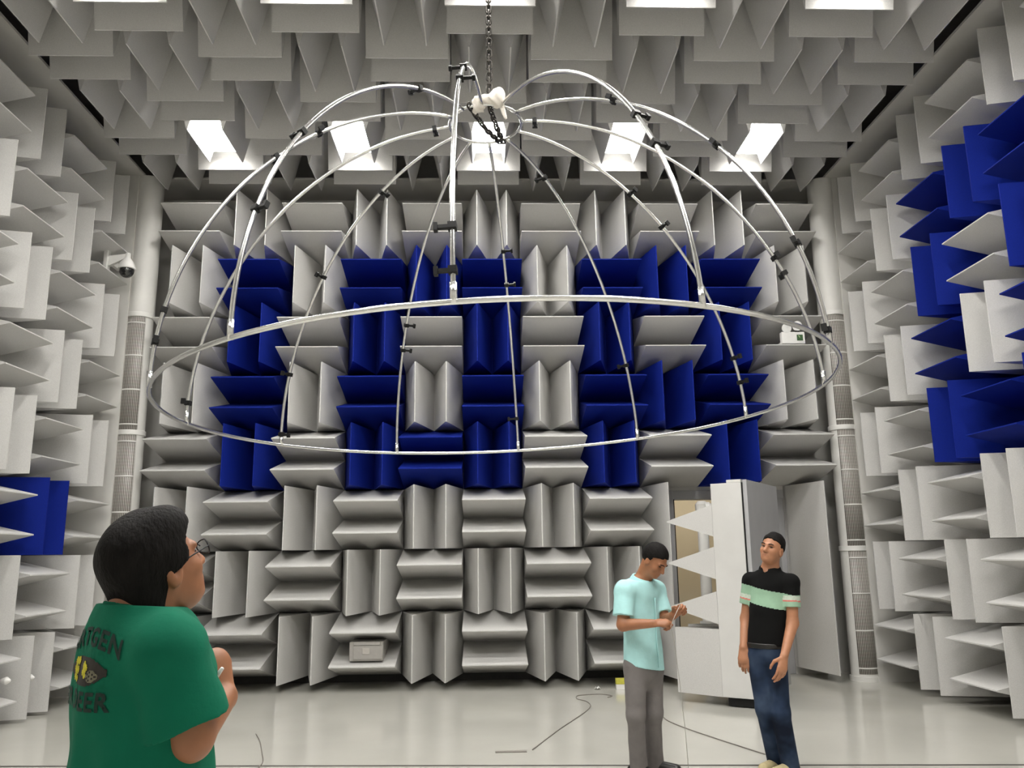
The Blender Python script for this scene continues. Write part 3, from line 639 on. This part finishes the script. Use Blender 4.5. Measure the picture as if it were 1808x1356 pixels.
    T = Field((1.75, -4.25, .0), (2.35, -3.60, 1.02), .006); trousers(T, pel, hips, kn, [(a[0], a[1], .045) for a in an], f, .080, .064, .066, .148); T.ripple(.003, 20, 6); T.cut((2, -3.95, .955), (0, 0, 1))
    T.obj('jeans', M['denim'], t)
    B = Field((1.80, -4.15, .86), (2.25, -3.75, .98), .005); B.add(cap(Vector(pel) + Vector((0, 0, .06)), Vector(pel) + Vector((0, 0, .02)), .152, .152, f, 1.45), .01); B.cut((0, 0, .925), (0, 0, 1)); B.cut((0, 0, .888), (0, 0, -1)); B.obj('belt', M['shoeblack'], t)
    for a, d in zip(an, ((-.80, -.60), (-.85, -.55))): shoe('shoe', a, d, M['shoetan'], t, M['sole'])
    H = Field(tuple(Vector(hc) - Vector((.16, .16, .16))), tuple(Vector(hc) + Vector((.16, .16, .17))), .0045)
    H.add(ell(HP(hc, fr, (0, -.014, .034)), (.0835, .103, .100), fr), .01)
    hl = hairline(hc, fr, (-.10, -.05, -.015, .0, .035, .080, .13), (-.05, -.035, -.025, .008, .030, .088, .10), -.064)
    H.cutfn(hl); H.ripple(.0010, 90, 4); H.obj('hair', M['hair'], t)
    eyes(hc, fr, t)
    for s in (-1, 1): strip('eyebrow', [HP(hc, fr, (s * .015, .102, .022)), HP(hc, fr, (s * .034, .098, .027)), HP(hc, fr, (s * .050, .086, .022))], .0035, M['hair'], t)
    strip('lips', [HP(hc, fr, (-.021, .088, -.064)), HP(hc, fr, (0, .0955, -.064)), HP(hc, fr, (.021, .088, -.064))], .0035, mat('lip', (0.36, 0.12, 0.09), .5, noise=.05), t)
man_polo()

# ------------------------------------------------------------------ person in the foreground: green tee, seen from behind
def man_green():
    global ROOT
    ROOT = (-.87, -8.45, 0.0); t = empty('person', ROOT); tag(t, 'person in printed green tee and glasses looking up, back to the camera', 'person')
    f = Vector((.69, .72, 0)).normalized(); rv = Vector((f.y, -f.x, 0))
    hc = Vector((-.880, -8.440, 1.592)); fr = head_frame((.60, .80), math.radians(22), math.radians(4)); nk = (-.898, -8.470, 1.488)
    ch = Vector((-.885, -8.445, 1.33))
    rsh, lsh = (-.788, -8.570, 1.422), (-.995, -8.360, 1.405); relb, rwri = (-.742, -8.540, 1.240), (-.718, -8.400, 1.300); lelb, lwri = (-.985, -8.26, 1.16), (-.88, -8.22, 1.22)
    pel = (-.87, -8.45, .95); hips = tuple(tuple(Vector((-.87, -8.45, .90)) + rv * s * .09) for s in (1, -1)); kn = tuple(tuple(Vector((-.86, -8.44, .50)) + rv * s * .10) for s in (1, -1)); an = tuple(tuple(Vector((-.88, -8.46, .05)) + rv * s * .11) for s in (1, -1))
    Fd = Field((-1.35, -8.95, .0), (-.40, -8.0, 1.80), .0055)
    add_head(Fd, hc, fr, nk)
    Fd.add(cap(ch, pel, .13, .13, f, 1.5), .04); Fd.add(cap(rsh, lsh, .045, .045), .03); Fd.add(cap(nk, tuple(ch), .060, .07), .03)
    for s_, e_, w_ in ((rsh, relb, rwri), (lsh, lelb, lwri)): Fd.add(cap(s_, e_, .052, .044), .03); Fd.add(cap(e_, w_, .045, .030), .02)
    add_hand(Fd, rwri, (-.28, .12, .90), (-.80, .45, -.1), 1, 1.3); add_hand(Fd, lwri, (.6, .1, .5), (.2, -.8, -.3), -1, 1.0)
    for h, k, a in zip(hips, kn, an): Fd.add(cap(h, k, .07, .05), .03); Fd.add(cap(k, a, .05, .04), .03)
    Fd.obj('body', M['skin'], t)
    S = Field((-1.35, -8.90, .70), (-.45, -8.05, 1.60), .0055)
    S.add(cap(ch, ch + Vector((0, 0, -.22)), .180, .182, f, 1.34), .03); S.add(cap(ch + Vector((0, 0, -.22)), (-.87, -8.45, .80), .178, .185, f, 1.32), .03)
    S.add(cap(rsh, lsh, .072, .072), .06); S.add(cap(nk, tuple(ch + Vector((0, 0, .02))), .078, .13), .06)
    for sh_ in (rsh, lsh): S.add(cap(Vector(nk) + Vector((0, 0, -.035)), sh_, .062, .066), .05)
    S.add(cap(rsh, tuple(Vector(rsh).lerp(Vector(relb), .82)), .078, .088, end=True), .010); S.add(cap(lsh, tuple(Vector(lsh).lerp(Vector(lelb), .8)), .072, .078, end=True), .02)
    S.ripple(.0052, 19, 12)
    # drape folds running down the back from the right armpit
    pts = Vector((-.80, -8.60, 1.28))
    def folds(x, y, z):
        u = (x + .87) * rv.x + (y + 8.45) * rv.y
        return .0075 * np.sin(55 * u + 9 * (z - 1.2)) * np.clip((1.36 - z) / .25, 0, 1) * np.exp(-((u - .07) / .10) ** 2)
    gx, gy, gz = np.meshgrid(*S.ax, indexing='ij', sparse=True); S.V = (S.V + folds(gx, gy, gz)).astype(np.float32)
    S.cut((-.87, -8.45, .84), (0, 0, -1)); S.cut(Vector(nk) + Vector((0, 0, .022)), Vector((.06, .06, 1)).normalized()); S.add(cap(Vector(nk) + Vector((0, 0, -.015)), Vector(nk) + Vector((.01, .01, .15)), .066, .080), .006, True)
    tee = S.obj('tee_shirt', M['tee'], t)
    Cc = Field((-1.06, -8.62, 1.42), (-.75, -8.30, 1.56), .004); cd_ = Vector((.16, .12, 1)).normalized(); c0 = Vector(nk) - cd_ * .010
    Cc.add(cap(c0, c0 + cd_ * .030, .083, .077, end=True), .004); Cc.add(cap(c0 - cd_ * .1, c0 + cd_ * .1, .072, .070), .004, True); Cc.cut(c0, -cd_); Cc.obj('neck_band', M['tee'], t)
    T = Field((-1.2, -8.8, .0), (-.55, -8.1, 1.05), .008); trousers(T, pel, hips, kn, [(a[0], a[1], .05) for a in an], f, .088, .07, .066, .16); T.obj('trousers', M['trouser'], t)
    for a in an: shoe('shoe', a, (f.x, f.y), M['shoeblack'], t, M['shoeblack'])
    # hair
    H = Field(tuple(hc - Vector((.18, .18, .19))), tuple(hc + Vector((.18, .18, .20))), .004)
    H.add(ell(HP(hc, fr, (0, -.014, .034)), (.092, .111, .104), fr), .01); H.add(ell(HP(hc, fr, (0, -.060, -.058)), (.072, .052, .084), fr), .03); H.add(ell(HP(hc, fr, (0, .030, .085)), (.076, .060, .044), fr), .03)
    for s in (-1, 1): H.add(ell(HP(hc, fr, (s * .066, .020, .010)), (.018, .030, .045), fr), .02)
    hl = hairline(hc, fr, (-.14, -.10, -.05, -.02, .0, .045, .085, .13), (-.045, -.035, -.024, -.010, .034, .050, .098, .10), -.145)
    H.cutfn(hl); H.ripple(.0016, 70, 6); hair = H.obj('hair', M['hair'], t)
    eyes(hc, fr, t)
    g = empty('glasses', (0, 0, 0), t); 
    for s in (-1, 1):
        ring = [HP(hc, fr, (s * .034 + .024 * math.cos(q), .118 - .010 * abs(math.cos(q)) , .002 + .017 * math.sin(q))) - Vector(ROOT) for q in np.linspace(0, 2 * math.pi, 20, endpoint=False)]
        tube('lens_rim', ring, .0016, M['black'], g, 6, True); tube('temple', [q - Vector(ROOT) for q in (HP(hc, fr, (s * .062, .108, .006)), HP(hc, fr, (s * .080, .040, .002)), HP(hc, fr, (s * .084, -.008, -.002)))], .0017, M['black'], g, 6)
    tube('bridge', [q - Vector(ROOT) for q in (HP(hc, fr, (-.011, .117, .004)), HP(hc, fr, (0, .121, .007)), HP(hc, fr, (.011, .117, .004)))], .0016, M['black'], g, 6)
    # print on the back, laid onto the cloth
    bpy.context.view_layer.update()
    bvh = BVHTree.FromPolygons([v.co for v in tee.data.vertices], [tuple(p.vertices) for p in tee.data.polygons])
    bk = -f; cen = Vector((-.885, -8.445, 1.365)) - Vector(ROOT)
    def wrap(o, off):
        for v in o.data.vertices:
            q = cen + rv * v.co.x + Vector((0, 0, v.co.y)) ; h = bvh.ray_cast(q + bk * .5, f)
            v.co = (h[0] + h[1] * off) if h[0] is not None else q + bk * .13
    def grid_shape(name, fnin, w_, h_, material, off, nx=40, ny=24):
        V_, F_ = [], []
        for j in range(ny + 1):
            for i in range(nx + 1): V_.append((-w_ / 2 + w_ * i / nx, -h_ / 2 + h_ * j / ny, 0))
        for j in range(ny):
            for i in range(nx):
                if fnin(((i + .5) / nx - .5) * 2, ((j + .5) / ny - .5) * 2): a_ = j * (nx + 1) + i; F_.append((a_, a_ + 1, a_ + nx + 2, a_ + nx + 1))
        return mesh_obj(name, V_, F_, material, None), off
    def put(o, dx, dy, off, arcr=0.0):
        for v in o.data.vertices:
            if arcr: v.co.y += -arcr * v.co.x ** 2
            v.co.x += dx; v.co.y += dy; v.co.z = 0
        wrap(o, off); o.parent = tee
    def text(s, size, dx, dy, arcr, off=.0022):
        cu = bpy.data.curves.new('lettering', 'FONT'); cu.body = s; cu.size = size; cu.align_x = 'CENTER'; cu.resolution_u = 2; cu.offset = .0014; cu.space_character = 1.12
        to = bpy.data.objects.new('tmp', cu); COL.objects.link(to); dg = bpy.context.evaluated_depsgraph_get(); me = bpy.data.meshes.new_from_object(to.evaluated_get(dg)); bpy.data.objects.remove(to)
        bm = bmesh.new(); bm.from_mesh(me); bmesh.ops.triangulate(bm, faces=bm.faces[:]); 
        for _ in range(2):
            bmesh.ops.subdivide_edges(bm, edges=[e for e in bm.edges if e.calc_length() > .012], cuts=1, use_grid_fill=False); bmesh.ops.triangulate(bm, faces=bm.faces[:])
        bm.to_mesh(me); bm.free(); me.materials.clear(); me.materials.append(M['print']); o = link(bpy.data.objects.new('lettering', me)); put(o, dx, dy, off, arcr)
    text('ARTGEN', .052, .018, .068, 2.2); text('ER', .052, -.072, -.060, -.4); text('DEER', .052, .040, -.060, -.4)
    o, off = grid_shape('print_patch', lambda u, v: abs(v) < (1 - max(0, abs(u) - .25) ** 1.6 * 1.3) * .95, .165, .062, M['printblack'], .0020); put(o, .012, .016, .0020)
    for dx, dy, r_ in ((-.040, -.066, .010), (-.026, -.064, .009), (-.042, -.080, .010), (-.028, -.083, .009), (-.040, -.096, .009), (-.025, -.100, .007), (.016, -.070, .009), (.026, -.076, .009), (.016, -.083, .008), (.027, -.090, .006)):
        o, off = grid_shape('print_flower', lambda u, v: u * u + v * v < 1.0 - .35 * math.cos(5 * math.atan2(v, u)) ** 2, r_ * 2, r_ * 2, M['printyellow'], .0034, 14, 14); put(o, dx + .006, dy + .098, .0034)
    o, off = grid_shape('print_smudge', lambda u, v: u * u + v * v < 1.0 and (math.sin(7 * u) * math.cos(9 * v) > -.4), .036, .024, M['printgrey'], .0032, 16, 12); put(o, .056, .008, .0032)
    # something small and white held in the right hand
    H2 = Field((-.80, -8.42, 1.30), (-.64, -8.24, 1.42), .004); return t
man_green()
ROOT = (0, 0, 0)
tag(tube('pale_slip', [(-.742, -8.415, 1.335), (-.732, -8.42, 1.348), (-.718, -8.425, 1.366)], [.004, .006, .004], M['plastic'], None, 8), 'small white slip held in the hand of the green tee person', 'paper')

# ------------------------------------------------------------------ crumpled cloth on the top ring
ROOT = tuple(nearR); F_ = Field(tuple(nearR + Vector((-.25, -.2, -.12))), tuple(nearR + Vector((.25, .2, .25))), .006)
F_.add(ell(nearR + Vector((.045, .0, .055)), (.085, .07, .065)), .02); F_.add(ell(nearR + Vector((-.03, .0, .025)), (.10, .06, .035)), .03); F_.add(ell(nearR + Vector((.075, 0, .085)), (.05, .05, .05)), .02); F_.add(ell(nearR + Vector((-.07, .04, -.02)), (.05, .05, .018)), .02)
F_.add(cap(nearR + Vector((.11, .02, .0)), nearR + Vector((.135, .03, -.10)), .018, .014, Vector((0, 1, 0)), 2.0), .01); F_.ripple(.007, 34, 9)
cl = F_.obj('crumpled_cloth', M['cloth'], None); cl.location = nearR; tag(cl, 'crumpled cream white cloth draped on the small top ring', 'cloth')
ROOT = (0, 0, 0)

# ------------------------------------------------------------------ dome camera on the left wall
t = empty('dome_camera', (-4.92, -.24, 5.35)); tag(t, 'white dome security camera on a bracket among the left wedges', 'camera')
box('wall_stalk', (-.025, .03, -.03), (.025, .24 + .155 * P, .05), M['plastic'], t, bevel=.004); box('bracket_plate', (-.03, -.045, -.15), (.03, .045, .16), M['plastic'], t, bevel=.012)
V = [(.02, -.025, -.10), (.02, .025, -.10), (.02, .025, .04), (.02, -.025, .04), (.26, -.022, .02), (.26, .022, .02), (.26, .022, .07), (.26, -.022, .07)]
mesh_obj('arm', V, [(3, 2, 1, 0), (4, 5, 6, 7), (0, 1, 5, 4), (2, 3, 7, 6), (1, 2, 6, 5), (3, 0, 4, 7)], M['plastic'], t)
lathe('housing', [(.03, .08), (.034, .02), (.05, -.005), (.085, -.05), (.105, -.10), (.108, -.13), (.098, -.135)], M['plastic'], t, 28, Matrix.Translation((.262, 0, 0)))
lathe('camera_ball', [(.088, -.13), (.090, -.155), (.085, -.19), (.066, -.222), (.035, -.242), (.005, -.248)], M['glass'], t, 28, Matrix.Translation((.262, 0, 0)))
lathe('lens', [(.022, 0), (.022, .02)], M['black'], t, 16, Matrix.Translation((.262, -.08, -.185)) @ Matrix.Rotation(math.pi / 2, 4, 'X'))

# ------------------------------------------------------------------ twin-head emergency light on the back wall
t = empty('emergency_light', (3.978, .06, 4.352)); tag(t, 'white twin-head emergency light box above a white wedge', 'emergency light')
box('case', (-.155, -.03, -.075), (.155, .05, .085), M['plastic'], t, bevel=.008); box('mount', (-.05, .05, -.03), (.05, D - .10, .03), M['plastic'], t)
box('sign_plate', (.045, -.034, -.035), (.125, -.0301, .045), M['green'], t); 
mesh_obj('sign_arrow', [(.062, -.036, .032), (.072, -.036, .036), (.088, -.036, .008), (.080, -.036, .002), (.075, -.036, .014)], [(0, 1, 2, 3, 4)], mat('sign_pale', (.5, .6, .3), .5, noise=.05), t)
for x, z, rx in ((-.085, .135, -.35), (.06, .165, .25)):
    mt = Matrix.Translation((x, -.02, z)) @ Matrix.Rotation(rx, 4, 'Y') @ Matrix.Rotation(math.radians(100), 4, 'X')
    lathe('lamp_head', [(.02, -.05), (.045, -.035), (.064, .0), (.066, .02), (.058, .022), (.01, .012)], M['bulb'], t, 22, mt)
    box('lamp_yoke', (x - .025, -.03, .085), (x + .025, .0, .115), M['black'], t)

# ------------------------------------------------------------------ flush socket box between two low wedges
t = empty('socket_box', (-1.562, .14, .478)); tag(t, 'grey socket box set between two low wedges near the floor', 'box')
box('case', (-.205, -.04, -.125), (.205, D - .16, .10), M['greypl'], t, bevel=.008); box('lid', (-.155, -.052, -.105), (.20, -.0401, .055), M['greypl'], t, bevel=.004); box('top_lip', (-.155, -.06, .058), (.17, -.0401, .098), M['greypl'], t, bevel=.006)
box('switch', (-.045, -.060, -.045), (.045, -.0521, .028), mat('switch_pale', (.47, .45, .41), .5, noise=.04), t, bevel=.003)

# ------------------------------------------------------------------ cone plugs in the left wedges
for (y, z, lb) in ((-1.80, .455, 'nearer'), (-1.353, .418, 'farther')):
    t = empty('cone_plug', (XL - .10, y, z)); tag(t, '%s white cone plug sticking out of a low left wedge' % lb, 'plug')
    lathe('cone', [(.016, 0), (.036, .05), (.036, .06), (.010, .095)], M['plastic'], t, 18, Matrix.Rotation(math.pi / 2, 4, 'Y'))
    tube('stem', [(-.30 if lb == 'nearer' else -.12, -.02, 0), (.005, 0, 0)], .011, M['brown'] if lb == 'nearer' else M['plastic'], t, 10)

# ------------------------------------------------------------------ things on the floor
def cable(name, pts, r, m, label):
    pts = [Vector((x, y, r + .001)) for x, y in pts]; out = []
    for i in range(len(pts) - 1):
        p0, p1, p2, p3 = pts[max(i - 1, 0)], pts[i], pts[i + 1], pts[min(i + 2, len(pts) - 1)]
        for j in range(8):
            u = j / 8; out.append(.5 * ((2 * p1) + (p2 - p0) * u + (2 * p0 - 5 * p1 + 4 * p2 - p3) * u * u + (3 * p1 - p0 - 3 * p2 + p3) * u ** 3))
    out.append(pts[-1]); return tag(tube(name, out, r, m, None, 7), label, 'cable')
cable('floor_cable', [(.27, -3.07), (.55, -2.32), (.88, -1.52), (1.0, -1.12), (.99, -.85), (.91, -.69), (.92, -.51), (1.0, -.44), (1.2, -.40), (1.32, -.52), (1.26, -.62)], .005, M['cable'], 'thin grey cable curling across the floor towards the wedges')
cable('floor_wire', [(1.64, -1.81), (1.65, -2.03), (1.76, -2.43), (1.96, -2.98), (2.12, -3.39)], .005, M['cable'], 'thin wire on the floor between the two standing persons')
cable('floor_lead', [(-2.24, -2.22), (-2.12, -2.54), (-1.99, -2.97), (-1.89, -3.36), (-1.9, -3.9)], .004, M['cable'], 'faint curved lead on the floor beside the green tee person')
tag(box('paper_strip', (-.04, -3.14, .001), (.22, -3.09, .006), M['cable'], bevel=.001), 'flat grey strip lying on the floor at the cable end', 'strip')
t = empty('yellow_box', (1.50, -.05, 0)); tag(t, 'small yellow box with pale lower half on the floor by the wedges', 'box')
box('carton', (-.055, -.035, 0), (.055, .035, .06), M['plastic'], t, bevel=.003); box('lid', (-.058, -.038, .0601), (.058, .038, .125), M['yellow'], t, bevel=.004)
V, F = [], []
rs = random.Random(8)
for j in range(5):
    for i in range(5): V.append((-.035 + .0175 * i, -.03 + .015 * j, .004 + rs.uniform(0, .045) * (1 - abs(i - 2) / 3)))
for j in range(4):
    for i in range(4): a = j * 5 + i; F.append((a, a + 1, a + 6, a + 5))
o = mesh_obj('paper_scrap', V, F, M['plastic'], None, True); md = o.modifiers.new('thick', 'SOLIDIFY'); md.thickness = .002; o.location = (1.22, -.03, .002); tag(o, 'crumpled white paper scrap on the floor near the wedges', 'paper')
# string in the aqua shirt person's hands, hanging to the floor
sp = [(1.315, -4.20, 1.235), (1.25, -4.27, 1.150), (1.215, -4.29, 1.085), (1.235, -4.25, 1.02), (1.265, -4.18, .90), (1.315, -4.06, .60), (1.36, -3.95, .28), (1.385, -3.88, .004), (1.40, -3.80, .004)]
tag(tube('string', sp, .0022, M['string'], None, 6), 'thin pale string hanging from the hands of the aqua shirt person', 'string')
